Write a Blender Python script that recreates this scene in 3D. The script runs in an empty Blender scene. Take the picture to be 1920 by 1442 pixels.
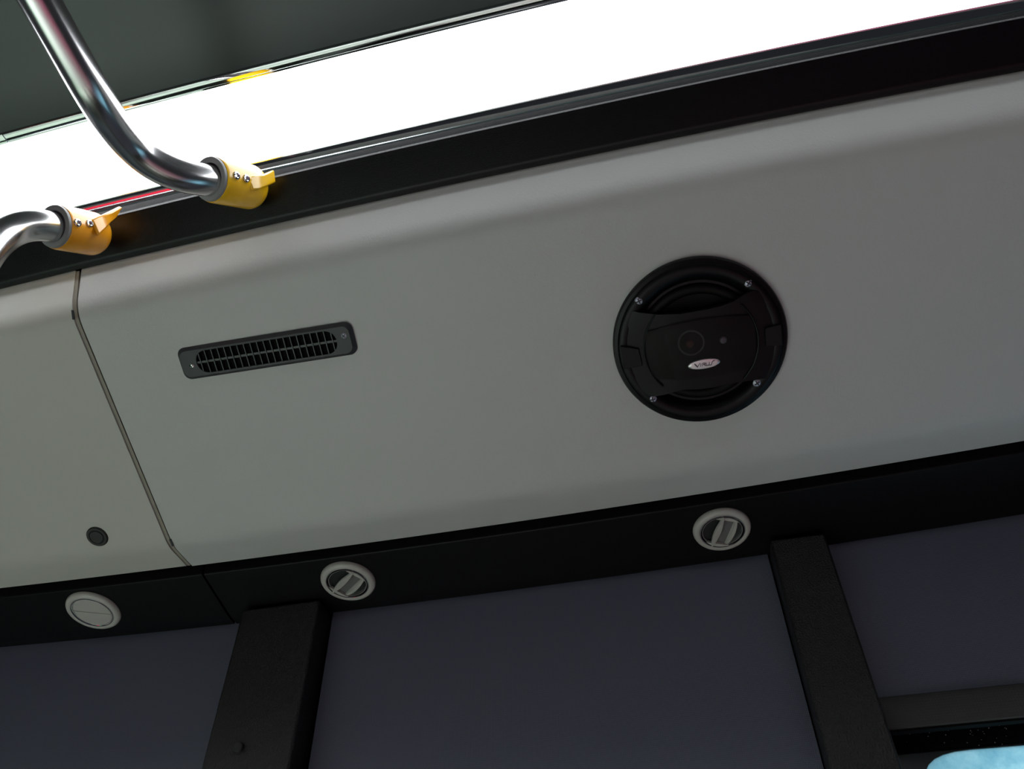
import bpy, bmesh, math, random
from mathutils import Vector, Matrix
random.seed(7)
C = bpy.context.scene.collection
SC = bpy.context.scene

# ------------------------------------------------------------------ camera
F = 1544.0
Xc = Vector((.9738, .1651, .1560)).normalized()          # bus axis seen from the camera
Zc = Vector((-.0082, .7121, -.7021)); Zc = (Zc - Zc.dot(Xc) * Xc).normalized()
Yc = Zc.cross(Xc)
CZ = 1.45
EYE = Vector((0, 0, CZ))
cam_d = bpy.data.cameras.new('camera'); cam = bpy.data.objects.new('camera', cam_d); C.objects.link(cam)
cam_d.sensor_width = 36; cam_d.lens = 36 * F / 1920; cam_d.clip_start = .02
m3 = Matrix(((Xc[0], Xc[1], Xc[2]), (Yc[0], Yc[1], Yc[2]), (Zc[0], Zc[1], Zc[2])))
cam.matrix_world = Matrix.Translation(EYE) @ m3.to_4x4()
SC.camera = cam

# ------------------------------------------------------------------ world, light, exposure
SC.view_settings.view_transform = 'Standard'; SC.view_settings.look = 'None'
SC.view_settings.exposure = 0; SC.view_settings.gamma = 1; SC.view_settings.use_curve_mapping = False
w = bpy.data.worlds.new('world'); SC.world = w; w.use_nodes = True
w.node_tree.nodes['Background'].inputs[0].default_value = (.80, .88, 1, 1)
w.node_tree.nodes['Background'].inputs[1].default_value = .02

def area(name, loc, target, size, sy, power, col, spread=180):
    l = bpy.data.lights.new(name, 'AREA'); l.shape = 'RECTANGLE'; l.size = size; l.size_y = sy
    l.energy = power; l.color = col; l.spread = math.radians(spread)
    o = bpy.data.objects.new(name, l); C.objects.link(o); o.location = loc
    o.rotation_euler = (Vector(target) - Vector(loc)).to_track_quat('-Z', 'Y').to_euler()
    return o
# daylight and the coloured display lights outside the windows across the aisle
area('window_daylight', (-1.6, -1.42, 1.25), (-1.15, .0, 0), 1.3, .60, 43, (.97, .99, 1), 78)
area('green_display_light', (-1.9, -1.40, 1.35), (-1.4, .3, .1), .5, .5, 13, (.15, 1, .35), 90)
area('red_display_light', (.95, -1.40, 1.25), (.75, .2, .1), .4, .5, 9, (1, .12, .34), 90)

# ------------------------------------------------------------------ helpers
def ray(u, v):
    d = Vector((u - 960, -(v - 721), -F))
    return Vector((d.dot(Xc), d.dot(Yc), d.dot(Zc)))
def P(u, v, depth):
    return EYE + ray(u, v) * (depth / F)
def onY(u, v, y):
    r = ray(u, v); return EYE + r * (y / r.y)
def interp(x, tab):
    if x <= tab[0][0]: return tab[0][1]
    for (a, p), (b, q) in zip(tab, tab[1:]):
        if x <= b: return p + (q - p) * (x - a) / (b - a)
    return tab[-1][1]
def Wz(x, z):
    """long trims of the coach bow slightly along its length; z is height above the eye"""
    a = interp(z, ((.50, .034), (.574, .028), (.715, -.048), (.77, -.054), (.792, -.054), (.834, -.059), (.845, -.070), (.90, -.076)))
    b = interp(z, ((.50, .018), (.574, .014), (.715, -.009), (.792, -.009), (.812, -.018), (.834, -.020), (.845, -.012), (.90, -.012)))
    def q(t): return a * t * t + b * t
    lo, hi = -1.05, .65
    if x < lo: return z + q(lo) + (2 * a * lo + b) * .5 * (x - lo)
    if x > hi: return z + q(hi) + (2 * a * hi + b) * .5 * (x - hi)
    return z + q(x)

def mat(name, base, rough=.5, metal=0, spec=.5, emit=None, es=0, noise=None, bump=None, coat=0, trans=None):
    """noise=(scale, amount) tints the colour a little, bump=(scale, strength, dist)"""
    m = bpy.data.materials.new(name); m.use_nodes = True
    nt = m.node_tree; b = nt.nodes['Principled BSDF']
    b.inputs['Base Color'].default_value = (*base, 1); b.inputs['Roughness'].default_value = rough
    b.inputs['Metallic'].default_value = metal; b.inputs['Specular IOR Level'].default_value = spec
    b.inputs['Coat Weight'].default_value = coat
    tc = nt.nodes.new('ShaderNodeTexCoord')
    if noise:
        n = nt.nodes.new('ShaderNodeTexNoise'); n.inputs['Scale'].default_value = noise[0]; n.inputs['Detail'].default_value = 3
        r = nt.nodes.new('ShaderNodeMix'); r.data_type = 'RGBA'
        r.inputs[6].default_value = (*[c * (1 - noise[1]) for c in base], 1)
        r.inputs[7].default_value = (*[min(1, c * (1 + noise[1])) for c in base], 1)
        nt.links.new(tc.outputs['Object'], n.inputs['Vector']); nt.links.new(n.outputs['Fac'], r.inputs[0])
        nt.links.new(r.outputs[2], b.inputs['Base Color'])
    if bump:
        n = nt.nodes.new('ShaderNodeTexNoise'); n.inputs['Scale'].default_value = bump[0]; n.inputs['Detail'].default_value = 2
        k = nt.nodes.new('ShaderNodeBump'); k.inputs['Strength'].default_value = bump[1]; k.inputs['Distance'].default_value = bump[2]
        nt.links.new(tc.outputs['Object'], n.inputs['Vector']); nt.links.new(n.outputs['Fac'], k.inputs['Height'])
        nt.links.new(k.outputs['Normal'], b.inputs['Normal'])
    if emit:
        b.inputs['Emission Color'].default_value = (*emit, 1); b.inputs['Emission Strength'].default_value = es
    return m

M = {}
M['cream'] = mat('cream_panel_paint', (.495, .498, .498), .46, noise=(3, .02), bump=(420, .30, .0006))
M['cream_old'] = mat('aged_cream_panel_paint', (.50, .495, .465), .50, noise=(5, .03), bump=(700, .08, .0005))
M['edge'] = mat('worn_panel_edge', (.30, .28, .24), .6)  # warm grey, darker than the panel it edges
M['fascia'] = mat('black_powder_coat', (.0022, .0022, .0032), .26, spec=.26, noise=(60, .1), bump=(1500, .35, .0006))
M['duct'] = mat('black_duct_trim', (.005, .005, .006), .42, spec=.15, bump=(1500, .3, .0005))
M['pillar'] = mat('grained_black_plastic', (.009, .009, .0095), .42, bump=(550, 1.0, .0016))
M['void'] = mat('unlit_black_backing', (.004, .004, .004), .9, spec=.1)
M['chrome'] = mat('polished_chrome', (.80, .80, .83), .07, metal=1)
M['steel'] = mat('brushed_stainless_steel', (.72, .71, .72), .21, metal=1)
M['screw'] = mat('zinc_screw', (.42, .42, .52), .4, metal=.6)
M['slot'] = mat('screw_recess', (.02, .02, .03), .6)
M['ceiling'] = mat('grey_ceiling_laminate', (.036, .050, .049), .33, noise=(1.4, .08))
M['diffuser'] = mat('lit_diffuser', (.9, .9, .9), .4, emit=(.93, .975, 1), es=11)
M['diffuser_far'] = mat('lit_diffuser_far', (.9, .9, .9), .4, emit=(.93, .975, 1), es=6)
nt = M['diffuser'].node_tree; b = nt.nodes['Principled BSDF']      # emission falloff put in by hand, so the panels darken to the right
gx = nt.nodes.new('ShaderNodeNewGeometry'); sx = nt.nodes.new('ShaderNodeSeparateXYZ'); mr = nt.nodes.new('ShaderNodeMapRange')
for k_, v_ in enumerate((-.4, .7, 8.8, 2.6)): mr.inputs[k_ + 1].default_value = v_
nt.links.new(gx.outputs['Position'], sx.inputs[0]); nt.links.new(sx.outputs[0], mr.inputs[0]); nt.links.new(mr.outputs[0], b.inputs['Emission Strength'])
M['red_sign'] = mat('backlit_red_sign', (.5, .02, .04), .4, emit=(1, .03, .07), es=1.1)  # added unseen panels glow so the chrome has red and green to reflect
M['green_sign'] = mat('backlit_green_sign', (.05, .5, .1), .4, emit=(.05, 1, .15), es=1.0)
M['yellow'] = mat('yellow_enamel', (.84, .47, .008), .22, coat=.3, noise=(40, .05))
M['yellow2'] = mat('aged_yellow_enamel', (.80, .33, .012), .25, coat=.4, noise=(30, .10))
M['bush'] = mat('grey_rubber_bushing', (.22, .22, .225), .5)
M['vent'] = mat('charcoal_vent_plastic', (.028, .030, .036), .48, bump=(900, .2, .0003))
M['slat'] = mat('charcoal_slat_plastic', (.040, .046, .046), .42)
M['spk'] = mat('black_speaker_plastic', (.0022, .0025, .0034), .36, spec=.2)
M['spk2'] = mat('satin_black_bridge', (.0028, .0032, .004), .38, spec=.18, bump=(700, .1, .0002))
M['cone'] = mat('black_speaker_cone', (.002, .002, .002), .5, spec=.15)
M['nozzle'] = mat('ivory_nozzle_plastic', (.46, .45, .43), .34)
M['nozzle_dark'] = mat('dark_nozzle_barrel', (.03, .034, .034), .25)
M['nozzle_in'] = mat('grey_nozzle_barrel', (.20, .20, .20), .3)
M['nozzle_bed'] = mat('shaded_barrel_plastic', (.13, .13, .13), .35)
M['plug'] = mat('black_rubber_plug', (.012, .012, .013), .5)
M['silver'] = mat('silver_emblem', (.62, .60, .63), .22, metal=.7)
M['ink'] = mat('dark_emblem_ink', (.02, .015, .04), .4)
M['wall'] = mat('grey_wall_lining', (.42, .42, .40), .5)
M['floor'] = mat('grey_vinyl_floor', (.36, .36, .35), .5, noise=(30, .2))
M['frit'] = mat('black_window_frit', (.006, .007, .009), .12)
M['tweeter'] = mat('dark_red_tweeter', (.16, .04, .04), .3)

def weave(name, base, scale, rough=.6):
    m = mat(name, base, rough); nt = m.node_tree; b = nt.nodes['Principled BSDF']
    tc = nt.nodes['Texture Coordinate']
    w1 = nt.nodes.new('ShaderNodeTexWave'); w1.bands_direction = 'X'; w1.inputs['Scale'].default_value = scale
    w2 = nt.nodes.new('ShaderNodeTexWave'); w2.bands_direction = 'Z'; w2.inputs['Scale'].default_value = scale
    ad = nt.nodes.new('ShaderNodeMath'); ad.operation = 'ADD'
    for q in (w1, w2): nt.links.new(tc.outputs['Object'], q.inputs['Vector'])
    nt.links.new(w1.outputs['Fac'], ad.inputs[0]); nt.links.new(w2.outputs['Fac'], ad.inputs[1])
    k = nt.nodes.new('ShaderNodeBump'); k.inputs['Strength'].default_value = .3; k.inputs['Distance'].default_value = .0004
    nt.links.new(ad.outputs[0], k.inputs['Height']); nt.links.new(k.outputs['Normal'], b.inputs['Normal'])
    return m
M['blind'] = weave('charcoal_blind_fabric', (.086, .092, .135), 150, .45)
M['hem'] = weave('ribbed_hem_fabric', (.040, .040, .040), 110)

# grille: fine metal mesh one can look a little way through
m = mat('black_speaker_mesh', (.004, .0036, .004), .4, spec=.2); nt = m.node_tree; M['mesh'] = m
tr = nt.nodes.new('ShaderNodeBsdfTransparent'); mx = nt.nodes.new('ShaderNodeMixShader'); mx.inputs[0].default_value = .62
nt.links.new(tr.outputs[0], mx.inputs[1]); nt.links.new(nt.nodes['Principled BSDF'].outputs[0], mx.inputs[2])
nt.links.new(mx.outputs[0], nt.nodes['Material Output'].inputs[0])
# tinted, fogged window pane lit by the day outside
m = mat('fogged_blue_glass', (.45, .66, .74), .5); nt = m.node_tree; M['pane'] = m
tl = nt.nodes.new('ShaderNodeBsdfTranslucent'); mx = nt.nodes.new('ShaderNodeMixShader'); mx.inputs[0].default_value = .25
n = nt.nodes.new('ShaderNodeTexNoise'); n.inputs['Scale'].default_value = 45; n.inputs['Detail'].default_value = 12; n.inputs['Roughness'].default_value = .75
rp = nt.nodes.new('ShaderNodeValToRGB'); rp.color_ramp.elements[0].position = .36; rp.color_ramp.elements[0].color = (.36, .62, .72, 1)
rp.color_ramp.elements[1].position = .66; rp.color_ramp.elements[1].color = (.72, .90, .95, 1)
nt.links.new(nt.nodes['Texture Coordinate'].outputs['Object'], n.inputs['Vector'])
nt.links.new(n.outputs['Fac'], rp.inputs[0]); nt.links.new(rp.outputs[0], tl.inputs[0])
nt.links.new(tl.outputs[0], mx.inputs[1]); nt.links.new(nt.nodes['Principled BSDF'].outputs[0], mx.inputs[2])
nt.links.new(mx.outputs[0], nt.nodes['Material Output'].inputs[0])

# ---- bmesh shapes
def sharpen(bm, ang=35):
    bmesh.ops.recalc_face_normals(bm, faces=bm.faces)
    for f in bm.faces: f.smooth = True
    for e in bm.edges:
        e.smooth = len(e.link_faces) == 2 and e.calc_face_angle(0) < math.radians(ang)
def obj(name, bm, m, parent=None, solid=0, bevel=0, offset=-1, ang=35, seg=2, recalc=True):
    if recalc: sharpen(bm, ang)
    else:
        for f in bm.faces: f.smooth = True
        for e in bm.edges: e.smooth = len(e.link_faces) == 2 and e.calc_face_angle(0) < math.radians(ang)
    me = bpy.data.meshes.new(name); bm.to_mesh(me); bm.free()
    me.materials.append(m)
    o = bpy.data.objects.new(name, me); C.objects.link(o); o.parent = parent
    if solid:
        s = o.modifiers.new('thickness', 'SOLIDIFY'); s.thickness = solid; s.offset = offset
    if bevel:
        s = o.modifiers.new('bevel', 'BEVEL'); s.width = bevel; s.segments = seg; s.limit_method = 'ANGLE'; s.angle_limit = math.radians(50)
        s.harden_normals = False
    return o
def tag(o, label=None, cat=None, group=None, kind=None):
    if label: o['label'] = label
    if cat: o['category'] = cat
    if group: o['group'] = group
    if kind: o['kind'] = kind
    return o
def thing(name, mw, label, cat, group=None):
    o = bpy.data.objects.new(name, None); o.empty_display_size = .03; C.objects.link(o); o.matrix_world = mw
    return tag(o, label, cat, group)
def prism(pts, z0, z1, bm=None):
    bm = bm or bmesh.new()
    a = [bm.verts.new((x, y, z0)) for x, y in pts]; b = [bm.verts.new((x, y, z1)) for x, y in pts]
    bm.faces.new(a[::-1]); bm.faces.new(b)
    n = len(pts)
    for i in range(n): bm.faces.new((a[i], a[(i + 1) % n], b[(i + 1) % n], b[i]))
    return bm
def ringprism(outer, inner, z0, z1, zi=None, bm=None):
    """outer and inner loops of the same length; zi = height of the inner rim"""
    bm = bm or bmesh.new(); zi = z1 if zi is None else zi; n = len(outer)
    L = [[bm.verts.new((x, y, z)) for x, y in pts] for pts, z in ((outer, z0), (outer, z1), (inner, zi), (inner, z0))]
    for j in range(4):
        A, B = L[j], L[(j + 1) % 4]
        for i in range(n): bm.faces.new((A[i], A[(i + 1) % n], B[(i + 1) % n], B[i]))
    return bm
def box(x0, x1, y0, y1, z0, z1, bm=None):
    return prism([(x0, y0), (x1, y0), (x1, y1), (x0, y1)], z0, z1, bm)
def lathe(prof, seg=48, bm=None, mw=None, closed=False):
    """prof = [(r, z)...] round local z; ends with r = 0 are closed to a point"""
    bm = bm or bmesh.new(); rings = []
    for r, z in prof:
        if r < 1e-6: rings.append([bm.verts.new((0, 0, z))])
        else: rings.append([bm.verts.new((r * math.cos(2 * math.pi * i / seg), r * math.sin(2 * math.pi * i / seg), z)) for i in range(seg)])
    pairs = list(zip(rings, rings[1:]))
    if closed: pairs.append((rings[-1], rings[0]))
    for A, B in pairs:
        for i in range(seg):
            j = (i + 1) % seg
            if len(A) == 1 and len(B) == 1: continue
            if len(A) == 1: bm.faces.new((A[0], B[j], B[i]))
            elif len(B) == 1: bm.faces.new((A[i], A[j], B[0]))
            else: bm.faces.new((A[i], A[j], B[j], B[i]))
    if mw: bmesh.ops.transform(bm, matrix=mw, verts=[v for R in rings for v in R])
    return bm
def catmull(pts, n):
    out = []; m_ = len(pts)
    for i in range(m_ - 1):
        p0 = pts[max(i - 1, 0)]; p1 = pts[i]; p2 = pts[i + 1]; p3 = pts[min(i + 2, m_ - 1)]
        for k in range(n):
            t = k / n
            out.append(.5 * ((2 * p1) + (p2 - p0) * t + (2 * p0 - 5 * p1 + 4 * p2 - p3) * t * t + (3 * p1 - p0 - 3 * p2 + p3) * t ** 3))
    out.append(pts[-1].copy()); return out
def tube(path, r, seg=32, bm=None, caps=True):
    bm = bm or bmesh.new(); rings = []; prev = None
    for i, p in enumerate(path):
        d = (path[min(i + 1, len(path) - 1)] - path[max(i - 1, 0)]).normalized()
        if prev is None:
            n = d.cross(Vector((0, 0, 1)) if abs(d.z) < .9 else Vector((1, 0, 0))).normalized()
        else: n = (prev - prev.dot(d) * d).normalized()
        prev = n; b = d.cross(n)
        rr = r[i] if isinstance(r, (list, tuple)) else r
        rings.append([bm.verts.new(p + (n * math.cos(2 * math.pi * k / seg) + b * math.sin(2 * math.pi * k / seg)) * rr) for k in range(seg)])
    for A, B in zip(rings, rings[1:]):
        for k in range(seg): bm.faces.new((A[k], A[(k + 1) % seg], B[(k + 1) % seg], B[k]))
    if caps: bm.faces.new(rings[0][::-1]); bm.faces.new(rings[-1])
    return bm

# ---- long extrusions along the coach: profile points are (y, z above the eye)
def fillet(prof, radii, n=8):
    out = []
    for i, p in enumerate(prof):
        r = radii.get(i, 0)
        if not r or i in (0, len(prof) - 1): out.append(p); continue
        P0, P1, P2 = Vector(prof[i - 1]), Vector(p), Vector(prof[i + 1])
        a = P1 + (P0 - P1).normalized() * r; b = P1 + (P2 - P1).normalized() * r
        for k in range(n + 1):
            t = k / n; q = a * (1 - t) ** 2 + P1 * 2 * t * (1 - t) + b * t * t; out.append((q.x, q.y))
    return out
def extrusion(prof, x0, x1, step=.06, closed=False, bm=None, org=Vector((0, 0, 0))):
    bm = bm or bmesh.new(); n = max(2, int((x1 - x0) / step)); cols = []
    for i in range(n + 1):
        x = x0 + (x1 - x0) * i / n
        cols.append([bm.verts.new(Vector((x, y, CZ + Wz(x, z))) - org) for y, z in prof])
    m_ = len(prof)
    for A, B in zip(cols, cols[1:]):
        for k in range(m_ if closed else m_ - 1):
            l = (k + 1) % m_
            bm.faces.new((A[k], B[k], B[l], A[l]))
    if closed: bm.faces.new(cols[0]); bm.faces.new(cols[-1][::-1])
    return bm

E_ = {0: (.3103, .8425), 1: (.3203, .8450), 2: (.3980, .8104), 3: (.4043, .8011), 4: (.4095, .7922), 5: (.441, .7658),
      6: (.449, .7682), 7: (.4700, .7152), 8: (.750, .5748), 9: (.797, .575), 10: (.817, .5729), 11: (.903, .5577)}
def face_hit(u, v, A, B):
    """where the sight line of pixel (u, v) meets the face between the long edges A and B, plus that face's frame"""
    r = ray(u, v); x = 0
    for _ in range(8):
        a = Vector((x, A[0], CZ + Wz(x, A[1]))); b = Vector((x, B[0], CZ + Wz(x, B[1])))
        e = .002
        a2 = Vector((x + e, A[0], CZ + Wz(x + e, A[1]))); b2 = Vector((x + e, B[0], CZ + Wz(x + e, B[1])))
        tx = ((a2 + b2) * .5 - (a + b) * .5).normalized(); ty = (a - b).normalized()
        n = tx.cross(ty).normalized()
        t = (a - EYE).dot(n) / r.dot(n); p = EYE + r * t; x = p.x
    if n.dot(r) > 0: n = -n
    ty = n.cross(tx).normalized(); tx = ty.cross(n).normalized()
    mw = Matrix((tx, ty, n)).transposed().to_4x4(); mw.translation = p
    return p, mw
def local(mw, u, v, h=0):
    """pixel -> (x, y) on the plane z = h of the frame"""
    inv = mw.inverted(); o = inv @ EYE; d = inv.to_3x3() @ ray(u, v)
    t = (h - o.z) / d.z; q = o + d * t; return (q.x, q.y)
def dia(mw, w_px, c):
    a = local(mw, c[0] - w_px / 2, c[1]); b = local(mw, c[0] + w_px / 2, c[1])
    return math.hypot(a[0] - b[0], a[1] - b[1])

XL, XR = -2.3, 1.9
XS = -.600                                              # seam between the overhead panels

# ================================================================== the setting
tag(obj('ceiling', extrusion([(.3105, .8435), (.309, .8480), (.27, .868), (.0, .926), (-.28, .930), (-.56, .926), (-.83, .868), (-.869, .850), (-.8705, .8435), (-.8705, .875), (-1.0, .875), (-1.0, .81), (-1.5, .74), (-1.5, .80), (-1.2, .85), (-1.03, .95), (-.28, .97), (.33, .955), (.50, .95), (.50, .93), (.36, .93), (.36, .8850), (.3105, .8600)], XL, XR, .1, closed=True), M['ceiling']), kind='structure')
tag(obj('floor', box(XL, XR, -1.56, 1.0, -.04, 0), M['floor']), kind='structure')
# lining of the near side: dark shell behind the trims, then the wall behind the blinds
tag(obj('wall_upper', extrusion([(.50, .95), (.50, .86), (.455, .845), (.455, .785), (.50, .755), (.76, .635), (.99, .625), (1.02, .65), (.80, .68), (.54, .80), (.54, .95)], XL, XR, .1, closed=True), M['void']), kind='structure')
pl = [onY(447, 1171, .880), onY(376, 1442, .880), onY(541, 1442, .880), onY(582.6, 1218, .880)]
pr = [onY(1464, 1092, .880), onY(1557, 1442, .880), onY(1693, 1442, .880), onY(1554, 1022, .880)]
def lineX(a, b, z):
    return a.x + (b.x - a.x) * (z - a.z) / (b.z - a.z)
tag(obj('wall_side', box(XL, pr[0].x + .06, .985, 1.03, .75, CZ + .66), M['void']), kind='structure')
tag(obj('wall_lower', box(XL, pr[0].x + .06, .985, 1.03, 0, .75), M['wall']), kind='structure')
tag(obj('wall_below_window', box(pr[0].x + .06, XR, .985, 1.03, 0, .75), M['wall']), kind='structure')
# the far side of the coach, across the aisle
tag(obj('wall_opposite', box(XL, XR, -1.56, -1.5, 0, .85), M['wall']), kind='structure')
b = box(XL, XR, -1.56, -1.5, 1.85, 2.30)
tag(obj('wall_opposite_upper', b, M['wall']), kind='structure')

# ------------------------------------------------------------------ the light in the ceiling corner
t = thing('ceiling_light', Matrix.Translation((0, .38, CZ + .87)), 'long lit white light strip edged with chrome, in the corner between ceiling and black fascia', 'light')
org = t.location.copy()
dif = fillet([(.3205, .8452), (.345, .8245), (.375, .8110), (.3970, .8114)], {1: .02, 2: .012})
o = obj('diffuser', extrusion(dif, XL, XR, org=org), M['diffuser'], t, solid=.003, offset=1, recalc=False)
# upper chrome trim: round nosed bar in two lengths
def bar(x0, x1, prof):
    return extrusion(prof, x0, x1, org=org, closed=True)
up = [(.3100, .8450), (.3103, .8436), (.3112, .8432), (.3150, .8434), (.3176, .8439), (.3180, .8447), (.3185, .8441), (.3203, .8444), (.3208, .8456), (.3208, .8520), (.3100, .8520)]
xj = P(64, 240, 1).x
pj = onY(64, 248, .334)
o = obj('upper_trim', bar(XL, pj.x - .0006, up), M['chrome'], t)
o = obj('upper_trim', bar(pj.x + .0006, XR, up), M['chrome'], t)
lo = [(.3966, .8118), (.3968, .8103), (.3977, .8100), (.3983, .8096), (.4037, .8014), (.4039, .8020), (.4083, .8100), (.4083, .8300), (.3966, .8300)]
obj('lower_trim', bar(XL, XR, lo), M['chrome'], t)

# unseen strip added across the aisle, with two glowing panels added for reflections
t2 = thing('ceiling_light', Matrix.Translation((0, -.94, CZ + .87)), 'matching lit light strip across the aisle, behind the viewer', 'light')
o2 = t2.location.copy()
mir = lambda pr_: [(-.56 - y, z) for y, z in pr_]
obj('diffuser', extrusion(mir(dif), XL, XR, .2, org=o2), M['diffuser_far'], t2, solid=.003, offset=-1, recalc=False)
obj('upper_trim', extrusion(mir(up), XL, XR, .2, org=o2, closed=True), M['chrome'], t2)
obj('lower_trim', extrusion(mir(lo), XL, XR, .2, org=o2, closed=True), M['chrome'], t2)
o = obj('backlit_sign', box(-1.75, -1.15, -1.5, -1.485, 1.98, 2.16), M['red_sign']); tag(o, 'backlit red sign on the opposite side of the coach', 'sign')
o = obj('backlit_sign', box(-2.25, -2.05, -1.5, -1.485, 1.98, 2.16), M['green_sign']); tag(o, 'backlit green sign on the opposite side of the coach', 'sign')

# ------------------------------------------------------------------ black fascia under the light
fp = fillet([(.452, .804), (.4046, .8015), (.4087, .7942), (.4084, .7918), (.4108, .7900), (.441, .7658), (.447, .7655), (.452, .770)], {1: .001, 2: .0012, 3: .0012, 4: .002, 5: .002}, 6)
f = obj('light_fascia', extrusion(fp, XL, XR, .05, closed=True), M['fascia'])
tag(f, 'long black fascia rail between the light strip and the cream overhead panels', 'trim')

# ------------------------------------------------------------------ cream overhead panels
prof = fillet([(.4545, .792), (.449, .7682), (.4700, .7152), (.750, .5748), (.797, .575), (.8, .583)], {1: .003, 2: .019, 3: .012, 4: .002}, 10)
pa = obj('overhead_panel', extrusion(prof, XS, XR, .05), M['cream'], solid=.006, bevel=.0022, offset=1, recalc=True)
tag(pa, 'large cream overhead panel carrying the slatted vent and the round speaker', 'panel')
prof2 = fillet([(.449, .7688), (.4700, .7158), (.750, .5754), (.796, .5756), (.799, .583)], {1: .018, 2: .012, 3: .002}, 10)
pb = obj('overhead_panel', extrusion(prof2, XL, XS - .0075, .05), M['cream_old'], solid=.006, bevel=.0022, offset=1, recalc=False)
tag(pb, 'cream overhead panel at the left with a round black plug', 'panel')
# turned back edge strip of the left panel, with its latch slots
pe = fillet([(.4505, .767), (.4715, .7175), (.751, .5775), (.797, .5772)], {1: .020, 2: .012}, 8)
o = obj('edge_lip', extrusion(pe, XS - .0076, XS - .0034, .002), M['edge'], pb, solid=.004, offset=1, recalc=False)
for uu, vv, hh in ((137.5, 590, .011), (322, 1017, .010)):
    A, B = (E_[7], E_[8])
    p, mw = face_hit(uu, vv, A, B)
    s = obj('latch_slot', box(-.0012, .0012, -hh / 2, hh / 2, 0, .0012), M['slot'], pb)
    s.matrix_world = mw @ Matrix.Rotation(-.30 if vv < 700 else 0, 4, 'Z')

# ------------------------------------------------------------------ black air duct trim below the panels
dp = fillet([(.806, .640), (.8165, .574), (.903, .5577), (.96, .5577), (.97, .64)], {1: .0022, 2: .004}, 6)
seam_a = face_hit(376, 1079, E_[10], E_[11])[0].x; seam_b = face_hit(428, 1147, E_[10], E_[11])[0].x
xd = (seam_a + seam_b) / 2
o = obj('duct_trim', extrusion(dp, XL, xd - .0018, .05, closed=True), M['duct']); tag(o, 'black duct trim at the left holding the closed air nozzle', 'trim')
o = obj('duct_trim', extrusion(dp, xd + .0018, XR, .05, closed=True), M['duct']); tag(o, 'long black duct trim holding the two open air nozzles', 'trim')

# ------------------------------------------------------------------ window pillars
def pillar(q, label, depth_back=.985):
    """q = top-left, bottom-left, bottom-right, top-right corners of the front face as seen"""
    zt, zb = CZ + .556, .15
    zm = q[1].z                                          # below the frame the pillar goes on straight down
    x = [lineX(q[0], q[1], zt), lineX(q[0], q[1], zm), lineX(q[3], q[2], zm), lineX(q[3], q[2], zt)]
    w2 = (x[1] + x[2]) / 2
    c = Vector((w2, .93, 1.2))
    dxl = (x[1] - x[0]); dxr = (x[2] - x[3])
    pts = [(x[0], zt), (x[1], zm), (x[1] + dxl * .3, zm - .35), (x[1] + dxl * .3, zb), (x[2] + dxr * .3, zb), (x[2] + dxr * .3, zm - .35), (x[2], zm), (x[3], zt)]
    bm = bmesh.new()
    a = [bm.verts.new((px, .880, pz)) for px, pz in pts]; b_ = [bm.verts.new((px, depth_back, pz)) for px, pz in pts]
    bm.faces.new(a); bm.faces.new(b_[::-1])
    for i in range(8): bm.faces.new((a[i], b_[i], b_[(i + 1) % 8], a[(i + 1) % 8]))
    o = obj('window_pillar', bm, M['pillar'], bevel=.003)
    return tag(o, label, 'pillar')
plo = pillar(pl, 'black window pillar with a round stud, nearer the left')
pro = pillar(pr, 'grained black window pillar at the right, without a stud')
s = lathe([(.0, .0052), (.0035, .005), (.0058, .0036), (.0066, .0015), (.0068, 0)], 28)
o = obj('stud', s, M['plug'], plo)
mw = Matrix(((1, 0, 0), (0, 0, -1), (0, 1, 0))).to_4x4(); mw.translation = onY(448, 1403, .880)
o.matrix_world = mw

# ------------------------------------------------------------------ roller blinds
YB = .918
def blind(xa, xb, zb, label, hem=True):
    t = thing('roller_blind', Matrix.Translation(((xa + xb) / 2, YB, zb)), label, 'blind', 'roller blinds between the pillars')
    h = CZ + .575 - zb; w_ = (xb - xa) / 2
    bm = bmesh.new(); nx, nz = 24, 12
    g = [[bm.verts.new((-w_ + 2 * w_ * i / nx, .0012 * math.sin(i * .9) * (1 - j / nz), .034 + (h - .034) * j / nz)) for i in range(nx + 1)] for j in range(nz + 1)]
    for j in range(nz):
        for i in range(nx): bm.faces.new((g[j][i], g[j][i + 1], g[j + 1][i + 1], g[j + 1][i]))
    obj('fabric', bm, M['blind'], t, solid=.0008)
    pr_ = [(-.0070, 0), (-.0085, .004), (-.0085, .028), (-.0060, .0345), (.0035, .0355), (.0045, .002)]
    bm = bmesh.new()
    a = [bm.verts.new((-w_, y, z)) for y, z in pr_]; b_ = [bm.verts.new((w_, y, z)) for y, z in pr_]
    bm.faces.new(a); bm.faces.new(b_[::-1])
    for i in range(len(pr_)): bm.faces.new((a[i], a[(i + 1) % 6], b_[(i + 1) % 6], b_[i]))
    obj('hem_bar', bm, M['hem'], t, bevel=.0015)
    bm = box(-w_, w_, -.0055, .0035, -.002, .0005)
    obj('hem_track', bm, M['void'], t)
    return t
zh = (onY(1672, 1371, YB - .008).z + onY(1920, 1341, YB - .008).z) / 2
bx0 = (pl[1].x + pl[2].x) / 2; bx1 = (pr[1].x + pr[2].x) / 2
blind(XL, pl[0].x - .002, zh - .30, 'dark grey roller blind left of the studded pillar')
blind(pl[1].x * 0 + pl[3].x + .004, pr[0].x - .002, zh - .30, 'dark grey roller blind between the two black pillars')
blind(pr[3].x + .002, 1.45, zh, 'dark grey roller blind at the right, raised above the bright window')

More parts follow.
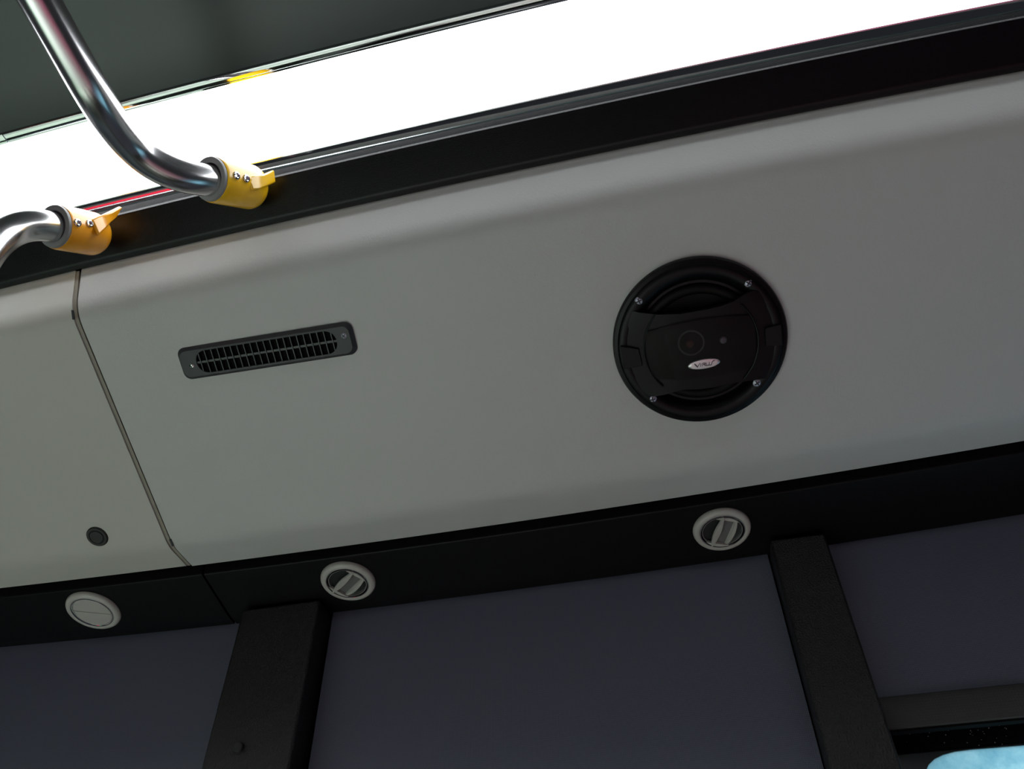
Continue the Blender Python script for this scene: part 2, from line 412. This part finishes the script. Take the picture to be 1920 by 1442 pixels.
# ------------------------------------------------------------------ window at the lower right
YG = .950
hole = [(1736, 1446), (1741, 1434), (1752, 1423), (1768, 1415), (1790, 1409), (1820, 1405), (1870, 1401), (1920, 1397)]
hp = [onY(u, v, YG) for u, v in hole]
x1 = 1.40; zb = .95
top_r = hp[-1]
sl = 0.0
inner = [(hp[0].x - .004, zb + .06), (hp[0].x - .004, 1.36)] + [(p.x, p.z) for p in hp] + [(x1 - .05, hp[-1].z + .001), (x1, hp[-1].z - .05), (x1, zb + .06), (x1 - .05, zb)]
inner.append((hp[0].x + .05, zb))
n = len(inner)
cx, cz = (hp[0].x + x1) / 2, (zb + hp[-1].z) / 2
outer = []
ox0, ox1, oz0, oz1 = pr[1].x - .02, 1.62, .76, CZ + .60
for px, pz in inner:
    outer.append((min(max(cx + (px - cx) * 3, ox0), ox1), min(max(cz + (pz - cz) * 3, oz0), oz1)))
# keep the outer loop a clean rectangle
W_ = thing('window_1', Matrix.Translation((cx, YG, zb)), None, None); tag(W_, kind='structure')
def yz(bm, dy=0):
    for v_ in bm.verts: v_.co = Vector((v_.co.x - cx, v_.co.z + dy, v_.co.y - zb))
    return bm
bm = ringprism(outer, inner, 0, .006); o = obj('black_border', yz(bm), M['frit'], W_)
bm = prism(inner, .002, .004)
o = obj('pane', yz(bm), M['pane'], W_)
area('daylight_outside', (.52, 1.25, 1.68), (.52, .95, 1.66), .6, .35, 3.8, (.86, .97, 1))
# dust specks on the black border
bm = bmesh.new()
for i in range(46):
    u = random.uniform(1690, 1915); v = random.uniform(1352, 1398); p = onY(u, v, YG - .0002)
    bmesh.ops.create_icosphere(bm, subdivisions=1, radius=random.uniform(.0002, .0006), matrix=Matrix.Translation(Vector((p.x - cx, p.y - YG, p.z - zb))))
o = obj('dust_specks', bm, M['nozzle'], W_); o['kind'] = 'stuff'

# ================================================================== things on the panels
def cross_screw(parent, x, y, z, r, rot, m=None):
    bm = lathe([(0, r * .30), (r * .5, r * .27), (r * .85, r * .12), (r, 0)], 20)
    o = obj('screw', bm, m or M['screw'], parent); o.location = (x, y, z)
    a, w_ = r * .62, r * .15
    pts = [(a, w_), (w_, w_), (w_, a), (-w_, a), (-w_, w_), (-a, w_), (-a, -w_), (-w_, -w_), (-w_, -a), (w_, -a), (w_, -w_), (a, -w_)]
    k = obj('cross_recess', prism(pts, r * .12, r * .36), M['slot'], o); k.rotation_euler = (0, 0, rot)
    return o

# ------------------------------------------------------------------ slatted vent
_, mv = face_hit(503, 656, E_[7], E_[8])
t = thing('air_vent', mv, 'dark slatted vent in a rounded frame on the large cream panel', 'vent')
c0 = local(mv, 341, 684); c1 = local(mv, 666, 633)
tm = local(mv, 496, 627); bmn = local(mv, 511, 687)
ang = math.atan2(c1[1] - c0[1], c1[0] - c0[0])
Lh = math.hypot(c1[0] - c0[0], c1[1] - c0[1]) / 2
Hh = math.hypot(tm[0] - bmn[0], tm[1] - bmn[1]) / 2
ctr = ((c0[0] + c1[0]) / 2, (tm[1] + bmn[1]) / 2)
mv2 = mv @ Matrix.Translation((ctr[0], ctr[1], 0)) @ Matrix.Rotation(ang, 4, 'Z'); t.matrix_world = mv2
i0 = local(mv2, 369, 677, .004); i1 = local(mv2, 632, 637, .004)
def rrect(hx, hy, r, n, cx=0, cy=0):
    out = []
    for k, (sx, sy) in enumerate(((1, 1), (-1, 1), (-1, -1), (1, -1))):
        for j in range(n):
            a_ = math.pi / 2 * (k + j / (n - 1)); out.append((cx + sx * (hx - r) + r * math.cos(a_), cy + sy * (hy - r) + r * math.sin(a_)))
    return out
hx = (i1[0] - i0[0]) / 2; icx = (i0[0] + i1[0]) / 2; hy = Hh * .70
N = 12
outer = rrect(Lh, Hh, Hh * .48, N); mid_ = rrect(Lh - .0035, Hh - .0035, Hh * .42, N)
inn = rrect(hx, hy, hy * .98, N, icx, 0)
bm = bmesh.new(); th = .006
loops = [[bm.verts.new((x, y, z)) for x, y in pts] for pts, z in ((outer, 0), (outer, .002), (mid_, th), (inn, th - .0002), (inn, .0008))]
nn = len(outer)
for A, B in zip(loops, loops[1:]):
    for i in range(nn): bm.faces.new((A[i], A[(i + 1) % nn], B[(i + 1) % nn], B[i]))
obj('frame', bm, M['vent'], t, ang=28)
obj('backing', prism(inn, .0006, .0016), M['void'], t)
NS = 21
for k in range(NS):
    x = icx - hx + 2 * hx * (k + .62) / (NS + .25)
    dx = max(0, abs(x - icx) - (hx - hy)); hh = math.sqrt(max(hy * hy - dx * dx, 1e-6)) * .995
    bm = bmesh.new(); tk = .0005; lean = -.0011
    vs = [bm.verts.new(p_) for p_ in ((-tk + lean, -hh, .001), (tk + lean, -hh, .001), (tk + lean, hh, .001), (-tk + lean, hh, .001),
                                     (-tk, -hh, .0052), (tk, -hh, .0052), (tk, hh, .0052), (-tk, hh, .0052))]
    for q in ((0, 3, 2, 1), (4, 5, 6, 7), (0, 1, 5, 4), (1, 2, 6, 5), (2, 3, 7, 6), (3, 0, 4, 7)): bm.faces.new([vs[i] for i in q])
    o = obj('slat', bm, M['slat'], t); o.location = (x, 0, 0)
obj('crossbar', box(icx - hx, icx + hx, -.0013, .0011, .0012, .0042), M['slat'], t)
a = local(mv2, 359, 686.5, th); b_ = local(mv2, 644.7, 629.7, th)
gs = mat('bright_zinc_screw', (.75, .80, .78), .22, metal=1)
cross_screw(t, a[0], a[1], th, .0030, .2, gs); cross_screw(t, b_[0], b_[1], th, .0032, .7)

# ------------------------------------------------------------------ speaker
_, ms = face_hit(1312, 636, E_[7], E_[8])
t = thing('speaker', ms, 'round black coaxial speaker screwed to the large cream panel', 'speaker')
e0 = local(ms, 1149, 640, .004); e1 = local(ms, 1475, 632, .004)
e2 = local(ms, 1315, 480, .004); e3 = local(ms, 1308, 790, .004)
R = (math.hypot(e0[0] - e1[0], e0[1] - e1[1]) + math.hypot(e2[0] - e3[0], e2[1] - e3[1])) / 4
sc = ((e0[0] + e1[0]) / 2, (e2[1] + e3[1]) / 2)
ms = ms @ Matrix.Translation((sc[0], sc[1], 0)); t.matrix_world = ms
print('speaker R', R)
bz = [(R, 0), (R, .006), (R * .985, .0085), (R * .945, .0095), (R * .93, .0125), (R * .90, .0140), (R * .84, .0135), (R * .80, .0118), (R * .765, .0085), (R * .745, .0045), (R * .73, .0035), (R * .70, .0035)]
obj('bezel', lathe(bz, 96), M['spk'], t)
sr = []
for k in range(9):
    a_ = math.pi * k / 8; sr.append((R * (.635 + .065 * math.cos(a_)), .0038 + .0045 * math.sin(a_)))
obj('surround', lathe(sr, 72), M['cone'], t)
obj('cone', lathe([(R * .575, .0042), (R * .40, .0022), (R * .2, .0012), (0, .0008)], 64), M['cone'], t)
# bridge across the cone
h = .0165
def L_(u, v, hh=h): return local(ms, u, v, hh)
rb = R * .935
def arc(a0, a1, n, r):
    return [(r * math.cos(a0 + (a1 - a0) * i / n), r * math.sin(a0 + (a1 - a0) * i / n)) for i in range(n + 1)]
def snap(u, v):
    x, y = L_(u, v); return math.atan2(y, x)
top = [L_(u, v) for u, v in ((1177, 581), (1186, 584), (1200, 586.5), (1234, 589), (1276, 587), (1324, 579), (1350, 573), (1373, 565), (1386, 557), (1395, 551.5), (1409, 546.5), (1431, 543))]
bot = [L_(u, v) for u, v in ((1443, 711), (1404, 714), (1370, 718), (1340, 725), (1312, 729), (1280, 730), (1262, 735), (1246, 740), (1228, 744), (1210, 746))]
aR0, aR1 = snap(1431, 543), snap(1443, 711)
aL0, aL1 = snap(1210, 746), snap(1177, 581)
def norm_a(a_): return a_ if a_ > 0 else a_ + 2 * math.pi
right = arc(aR0, aR1, 24, rb); left = arc(norm_a(aL0), norm_a(aL1), 24, rb)
# side tabs are stepped in a little
def notch(pts, u0, v0, u1, v1, r2):
    a0, a1 = norm_a(snap(u0, v0)), norm_a(snap(u1, v1)); lo_, hi_ = min(a0, a1), max(a0, a1)
    if hi_ - lo_ > math.pi: lo_, hi_ = hi_ - 2 * math.pi, lo_
    return lo_, hi_
outl = top + right[1:-1] + bot + left[1:-1]
bm = bmesh.new(); n = len(outl)
cA = [bm.verts.new((x, y, .0125)) for x, y in outl]
def hgt(x, y):
    return h + .0035 * max(0, 1 - (x * x + y * y) / (rb * rb)) - .0045 * max(0, (math.hypot(x, y) / rb - .72) / .28) ** 2
cB = [bm.verts.new((x * .995, y * .995, hgt(x, y))) for x, y in outl]
for i in range(n): bm.faces.new((cA[i], cA[(i + 1) % n], cB[(i + 1) % n], cB[i]))
# fill the top with strips between the upper and the lower edge
fB = bm.faces.new(cB); bmesh.ops.triangulate(bm, faces=[fB])
o = obj('bridge', bm, M['spk2'], t, ang=30)
brg = o
# tabs at both sides
for pts_px in (((1161, 649), (1196, 654), (1203, 686), (1168, 693)), ((1436, 615), (1467, 607), (1469, 646), (1438, 650))):
    q = [L_(u, v) for u, v in pts_px]
    q = [(x * .985, y * .985) for x, y in q]
    obj('side_tab', prism(q, h - .003, h + .0012), M['spk'], brg, bevel=.0006)
# raised rim round the grille and the mesh itself
rg = R * .645; gc = L_(1318, 648); gc = (gc[0], gc[1])
ring = [(rg + .0006, h - .002), (rg + .0012, h + .0022), (rg, h + .0032), (rg - .0012, h + .0028), (rg - .0014, h - .002)]
ua, ub = snap(1220, 612), snap(1410, 590)
def clipdisc(r, toppx, botpx, hh, n=40):
    """disc of radius r cut by an upper and a lower line"""
    tp = [L_(u, v, hh) for u, v in toppx]; bp = [L_(u, v, hh) for u, v in botpx]
    def yl(x, l_):
        return interp(x, l_)
    cols = []
    for i in range(n + 1):
        x = -r + 2 * r * (i + .0001) / (n + .0002)
        c_ = math.sqrt(max(r * r - x * x, 0))
        cols.append((x, max(-c_, yl(x, bp)), min(c_, yl(x, tp))))
    return [c_ for c_ in cols if c_[2] - c_[1] > .001]
def strip(cols, zf, m_rows=10):
    bm = bmesh.new(); g = []
    for x, y0, y1 in cols:
        g.append([bm.verts.new((x, y0 + (y1 - y0) * j / m_rows, zf(x, y0 + (y1 - y0) * j / m_rows))) for j in range(m_rows + 1)])
    for A, B in zip(g, g[1:]):
        for j in range(m_rows): bm.faces.new((A[j], B[j], B[j + 1], A[j + 1]))
    return bm
dome = lambda x, y: h + .0032 + .0040 * (1 - (x * x + y * y) / (rg * rg))
cols = clipdisc(rg, ((1214, 622), (1270, 606), (1320, 597), (1370, 592), (1410, 591)), ((1222, 712), (1270, 713), (1320, 709), (1370, 700), (1415, 686)), h + .004)
obj('grille', strip(cols, dome), M['mesh'], t)
# dark plate under the mesh
cols2 = [(x * .99, a_ + .0006, b2 - .0006) for x, a_, b2 in cols]
obj('grille_bed', strip(cols2, lambda x, y: h + .0020), M['cone'], t)
# rim arcs of the grille, left and right
for (u0, v0), (u1, v1) in (((1232, 590), (1232, 735)), ((1398, 712), (1392, 566))):
    a0, a1 = norm_a(snap(u0, v0)), norm_a(snap(u1, v1))
    if a1 < a0 and a0 - a1 > math.pi: a1 += 2 * math.pi
    path = [Vector((rg * math.cos(a0 + (a1 - a0) * k / 30), rg * math.sin(a0 + (a1 - a0) * k / 30), h + .0026)) for k in range(31)]
    obj('grille_rim', tube(path, .0009, 8), M['spk'], brg)
# tweeters glimpsed through the mesh
def ringat(u, v, r0, r1, z, mt, nm):
    x, y = L_(u, v, z)
    bm = lathe([(r1, z - .0008), (r1, z + .0006), ((r0 + r1) / 2, z + .0012), (r0, z + .0006), (r0, z - .0008)], 36)
    o = obj(nm, bm, mt, t); o.location = (x, y, 0); return o
tz = h + .0030
tw = ringat(1296, 643, .0120, .0138, tz, M['nozzle_in'], 'tweeter_ring')
o = obj('tweeter_dome', lathe([(0, .0035), (.0030, .0025), (.0045, 0)], 20), M['tweeter'], t); x, y = L_(1294, 645, tz); o.location = (x, y, h + .002)
o = obj('super_tweeter', lathe([(0, .0030), (.0030, .0022), (.0042, 0)], 20), M['screw'], t); x, y = L_(1356, 638, tz); o.location = (x, y, h + .002)
# oval emblem with the name
ex, ey = L_(1320, 682.5, h + .008)
e1_ = L_(1290, 688, h + .008); e2_ = L_(1350, 678, h + .008)
ea = math.atan2(e2_[1] - e1_[1], e2_[0] - e1_[0]); el = math.hypot(e2_[0] - e1_[0], e2_[1] - e1_[1]) / 2
e3_ = L_(1319, 673, h + .008); e4_ = L_(1321, 692.5, h + .008); eh = math.hypot(e3_[0] - e4_[0], e3_[1] - e4_[1]) / 2 * .93
prf = []
bm = bmesh.new(); nE = 48; rows = []
for s_, z_ in ((1, 0), (1, .0012), (.93, .0019), (.80, .0021)):
    rows.append([bm.verts.new((el * s_ * math.cos(2 * math.pi * k / nE), (eh * s_ if s_ > .9 else eh * (s_ - .02)) * math.sin(2 * math.pi * k / nE), z_)) for k in range(nE)])
for A, B in zip(rows, rows[1:]):
    for k in range(nE): bm.faces.new((A[k], A[(k + 1) % nE], B[(k + 1) % nE], B[k]))
bm.faces.new(rows[-1])
em = obj('emblem', bm, M['silver'], t); em.location = (ex, ey, h + .0068); em.rotation_euler = (0, 0, ea); em['label'] = 'silver oval emblem with a brand name'
em['label'] = 'silver oval emblem with dark lettering'
k_ = el / 30.5                                            # 1 px of the photograph
def stroke(pts, w_, bm):
    for (xa, ya), (xb, yb) in zip(pts, pts[1:]):
        d = Vector((xb - xa, yb - ya)); l_ = d.length; d /= l_; nrm = Vector((-d.y, d.x)) * w_ / 2
        a_ = Vector((xa, ya)) - d * w_ * .25; b2 = Vector((xb, yb)) + d * w_ * .25
        prism([tuple((a_ - nrm) * k_), tuple((b2 - nrm) * k_), tuple((b2 + nrm) * k_), tuple((a_ + nrm) * k_)], .0021, .0024, bm)
bm = bmesh.new(); wd = 1.6
stroke([(-17.5, 3.6), (-13.2, -3.4)], wd * 1.3, bm); stroke([(-13.2, -3.4), (-7.6, 3.6)], wd * .8, bm)      # V
stroke([(-7.4, -3.2), (-5.6, 2.2)], wd * .8, bm)                                                         # I
stroke([(-4.2, -3.3), (-2.4, 2.6), (2.2, 2.7), (2.7, .6), (-1.6, .0)], wd * .75, bm); stroke([(-1.2, -.1), (3.2, -3.4)], wd * .8, bm)   # R
stroke([(4.4, 2.4), (3.4, -2.6), (4.2, -3.4), (7.8, -3.4), (9.2, -2.4), (10.2, 2.4)], wd * .75, bm)              # U
stroke([(9.0, -3.4), (12.8, -3.4), (14.0, -2.2), (15.4, 1.6), (17.0, 3.4), (21.0, 4.2)], wd * .75, bm)            # long-tailed S
obj('lettering', bm, M['ink'], em, ang=10)
for u, v, rr in ((1198, 565, .3), (1404, 531.5, .9), (1224, 749.5, .1), (1420, 719, .5)):
    x, y = L_(u, v, .0145); r_ = math.hypot(x, y)
    z_ = interp(r_ / R, ((.70, .004), (.765, .0085), (.80, .0118), (.84, .0135), (.90, .0140), (.93, .0125)))
    cross_screw(t, x, y, .0130, .0044, rr, M['screw'])
# ------------------------------------------------------------------ plug in the left panel
_, mp = face_hit(183, 1005.5, (.4700, .7158), (.750, .5754))
Rp = dia(mp, 40, (183, 1005)) / 2
o = obj('panel_plug', lathe([(Rp, 0), (Rp * .99, .0014), (Rp * .90, .0026), (Rp * .72, .0026), (Rp * .66, .0016), (Rp * .60, .0014), (Rp * .56, .0022), (0, .0024)], 48), M['plug'])
o.matrix_world = mp; tag(o, 'small round black plug in the left cream panel', 'plug')

# ------------------------------------------------------------------ air nozzles
def nozzle(c, wpx, label, spin, opened):
    _, mw = face_hit(c[0], c[1], E_[10], E_[11])
    if opened:
        p0, p1 = local(mw, *spin[0], .008), local(mw, *spin[1], .008); spin = math.atan2(p1[1] - p0[1], p1[0] - p0[0]) - math.pi / 2
    r = dia(mw, wpx, c) / 2
    t = thing('air_nozzle', mw @ Matrix.Translation((0, 0, 0)), label, 'nozzle', 'air nozzles on the duct trim')
    obj('collar', lathe([(r, 0), (r, .0012), (r * .985, .0030), (r * .94, .0052), (r * .87, .0062), (r * .83, .0062), (r * .79, .0056), (r * .775, .0036), (r * .775, 0)], 72), M['nozzle'], t)
    obj('chrome_ring', lathe([(r * .78, .0030), (r * .78, .0052), (r * .765, .0060), (r * .745, .0060), (r * .725, .0046), (r * .705, .0010)], 72), M['chrome'], t)
    rb_ = r * .705
    if not opened:
        for sgn in (1, -1):
            pts = [(rb_ * math.cos(a_), sgn * (rb_ * math.sin(a_)) + sgn * .0002) for a_ in [math.pi * k / 24 for k in range(25)]]
            bm = bmesh.new(); rows = []
            for s_, z_ in ((1, .001), (1, .0040), (.95, .0052)):
                rows.append([bm.verts.new((x * s_, y * s_ + sgn * .0003, z_)) for x, y in pts])
            for A, B in zip(rows, rows[1:]):
                for k in range(24): bm.faces.new((A[k], A[k + 1], B[k + 1], B[k]))
                bm.faces.new((A[24], A[0], B[0], B[24]))
            bm.faces.new(rows[-1])
            o = obj('flap', bm, M['nozzle'], t); o.rotation_euler = (0, 0, spin)
        return t
    obj('cup', lathe([(rb_, .0055), (rb_ * .97, .0012), (rb_ * .9, .0006), (0, .0006)], 48), M['nozzle_dark'], t)
    piv = bpy.data.objects.new('barrel', None)
    # barrel: two straight lips across the mouth, two lens shaped blades and a curved bed between them
    bar_ = obj('barrel', ringprism(arc(0, 2 * math.pi, 40, rb_ * .985)[:-1], arc(0, 2 * math.pi, 40, rb_ * .95)[:-1], .0010, .0050), M['nozzle_in'], t)
    bar_.rotation_euler = (0, 0, spin)
    for s_ in (1, -1):
        a0 = .95
        pts = arc(a0, math.pi - a0, 12, rb_ * .985); pts = [(x, y * s_) for x, y in pts]
        obj('lip', prism(pts if s_ > 0 else pts[::-1], .0030, .0068), M['nozzle'], bar_)
    def blade(xo, lean, thick, tall, mt):
        bm = bmesh.new(); hw = rb_ * .98; nB = 16; A = []; B = []
        for k in range(nB + 1):
            y = -hw + 2 * hw * k / nB; e = 1 - (y / hw) ** 2
            zt = .0035 + tall * e ** .8
            A.append([bm.verts.new((xo - lean * e * .5, y, .0012)), bm.verts.new((xo + lean * e, y, zt))])
            B.append([bm.verts.new((xo - lean * e * .5 + thick, y, .0012)), bm.verts.new((xo + lean * e + thick, y, zt))])
        for k in range(nB):
            bm.faces.new((A[k][0], A[k + 1][0], A[k + 1][1], A[k][1])); bm.faces.new((B[k][0], B[k][1], B[k + 1][1], B[k + 1][0]))
            bm.faces.new((A[k][1], A[k + 1][1], B[k + 1][1], B[k][1])); bm.faces.new((A[k][0], B[k][0], B[k + 1][0], A[k + 1][0]))
        bm.faces.new((A[0][0], A[0][1], B[0][1], B[0][0])); bm.faces.new((A[-1][0], B[-1][0], B[-1][1], A[-1][1]))
        return obj('blade', bm, mt, bar_)
    hl = rb_ * 1.02
    L1 = [(-rb_ * .30 - rb_ * .17 * (1 - (q / 10) ** 2), hl * q / 10) for q in range(-10, 11)] + [(-rb_ * .30 + rb_ * .13 * (1 - (q / 10) ** 2), hl * q / 10) for q in range(9, -10, -1)]
    fl = obj('flap', prism(L1, .0048, .0092), M['nozzle'], bar_, bevel=.0006); fl.rotation_euler = (0, .12, 0)
    blade(rb_ * .34, rb_ * .13, .0032, .0040, M['nozzle'])
    bm = bmesh.new(); rows = []
    for k in range(9):
        x = -rb_ * .28 + rb_ * .62 * k / 8; z_ = .0018 + .0030 * (k / 8) ** 2
        yy = math.sqrt(max(rb_ ** 2 - x * x, 0)) * .80
        rows.append([bm.verts.new((x, -yy, z_)), bm.verts.new((x, yy, z_))])
    for A, B in zip(rows, rows[1:]): bm.faces.new((A[0], B[0], B[1], A[1]))
    obj('barrel_bed', bm, M['nozzle_bed'], bar_, solid=.0006)
    bpy.data.objects.remove(piv)
    return t
nozzle((176, 1143), 97, 'white air nozzle at the left, turned shut', -.30, False)
nozzle((653, 1088), 102, 'white air nozzle with open blades, left of the two open ones', ((619.4, 1107), (652.7, 1074.8)), True)
nozzle((1353, 991), 108, 'white air nozzle with open blades, below the speaker', ((1327.5, 1022), (1347, 976)), True)

# ------------------------------------------------------------------ grab rails on yellow brackets
def rail(label, pts, ymat, ring_c, axis_px, lugs, screws, r=.0160, group='chrome grab rails on yellow brackets', scuff=False):
    """pts = [(u, v, depth)] of the tube axis, last two give the bracket axis"""
    W3 = [P(*p) for p in pts]
    base = W3[-1]
    t = thing('grab_rail', Matrix.Translation(base), label, 'grab rail', group)
    path = catmull([p - base for p in W3], 14)
    for _ in range(60):                                   # even out the bend
        path = [path[0]] + [(a_ + b_ * 2 + c_) / 4 for a_, b_, c_ in zip(path, path[1:], path[2:])] + [path[-1]]
    obj('tube', tube(path, r, 40), M['steel'], t)
    a0 = P(*axis_px[0]); a1 = P(*axis_px[1]); ax = (a1 - a0).normalized(); Lb = (a1 - a0).length
    q = ax.to_track_quat('Z', 'X').to_matrix().to_4x4(); q.translation = a0 - base
    Rb = r * 1.47
    prf = [(Rb * .90, 0), (Rb * .97, .0006), (Rb, .003)]
    prf += [(Rb, Lb - Rb * .78)]
    for k in range(1, 11):
        a_ = math.pi / 2 * k / 10; prf.append((Rb * math.cos(a_) if k < 10 else 0, Lb - Rb * .78 + Rb * .78 * math.sin(a_)))
    br = obj('bracket', lathe(prf, 56, mw=q), ymat, t)
    br['label'] = 'yellow enamelled bracket'
    bu = obj('bushing', lathe([(r * 1.01, .010), (r * 1.01, -.0022), (r * 1.10, -.0030), (Rb * .93, -.0026), (Rb * .955, -.0005), (Rb * .93, .002)], 56, mw=q), M['bush'], br)
    bu['label'] = 'grey rubber bushing'
    # lug: folded plate from the bracket to the fascia
    l0 = [P(*p) - base for p in lugs]
    bm = bmesh.new()
    view = -(ray(480, 330)).normalized()
    n_ = len(l0) // 2
    A = l0[:n_]; B = l0[n_:]
    F1 = [bm.verts.new(p) for p in A]; F2 = [bm.verts.new(p) for p in B]
    for k in range(n_ - 1): bm.faces.new((F1[k], F1[k + 1], F2[k + 1], F2[k]))
    obj('lug', bm, ymat, br, solid=.005, bevel=.0015, offset=0, ang=60)
    for (u, v) in screws:
        # meet the bracket's cylinder
        o_ = EYE - a0; d = ray(u, v).normalized()
        oc = o_ - ax * o_.dot(ax); dc = d - ax * d.dot(ax)
        aa = dc.dot(dc); bb = 2 * oc.dot(dc); cc = oc.dot(oc) - Rb * Rb
        disc = max(bb * bb - 4 * aa * cc, 0); tt = (-bb - math.sqrt(disc)) / (2 * aa)
        hit = EYE + d * tt; rel = hit - a0; nrm = (rel - ax * rel.dot(ax)).normalized()
        qs = nrm.to_track_quat('Z', 'Y').to_matrix().to_4x4(); qs.translation = hit - base - nrm * .0004
        s_ = lathe([(.0042, -.001), (.0042, .0014), (.0036, .0022), (.0026, .0024), (.0022, .0022), (.0021, .0008), (0, .0008)], 24, mw=qs)
        sc_ = obj('screw', s_, M['chrome'], br)
    return t
rail('long stainless grab rail rising out of the top of the picture', [(-30, -190, .625), (22, -95, .645), (74, 0, .665), (142, 120, .695), (176, 178, .715), (208, 228, .740), (248, 276, .770), (297, 313, .790), (350, 333, .808), (400, 339, .832), (430, 346, .850)],
     M['yellow'], None, ((396, 336, .830), (488, 355, .890)),
     [(462, 333, .846), (476, 329, .852), (491, 328, .862), (511, 319, .880), (472, 357, .848), (484, 356, .855), (498, 350, .864), (514, 343, .882)],
     [(443, 329.5), (461.5, 335)])
rail('short stainless grab rail curving down out of the left edge', [(-95, 620, .70), (-62, 540, .73), (-30, 478, .765), (2, 444, .80), (38, 426, .82), (72, 422, .835), (105, 427, .852), (135, 434, .868)],
     M['yellow2'], None, ((104, 425, .850), (195, 443, .908)),
     [(170, 413, .866), (186, 405, .874), (205, 397, .884), (227, 387, .898), (184, 442, .866), (194, 432, .874), (204, 419, .884), (215, 406, .898)],
     [(145, 418), (167.5, 419.5)])
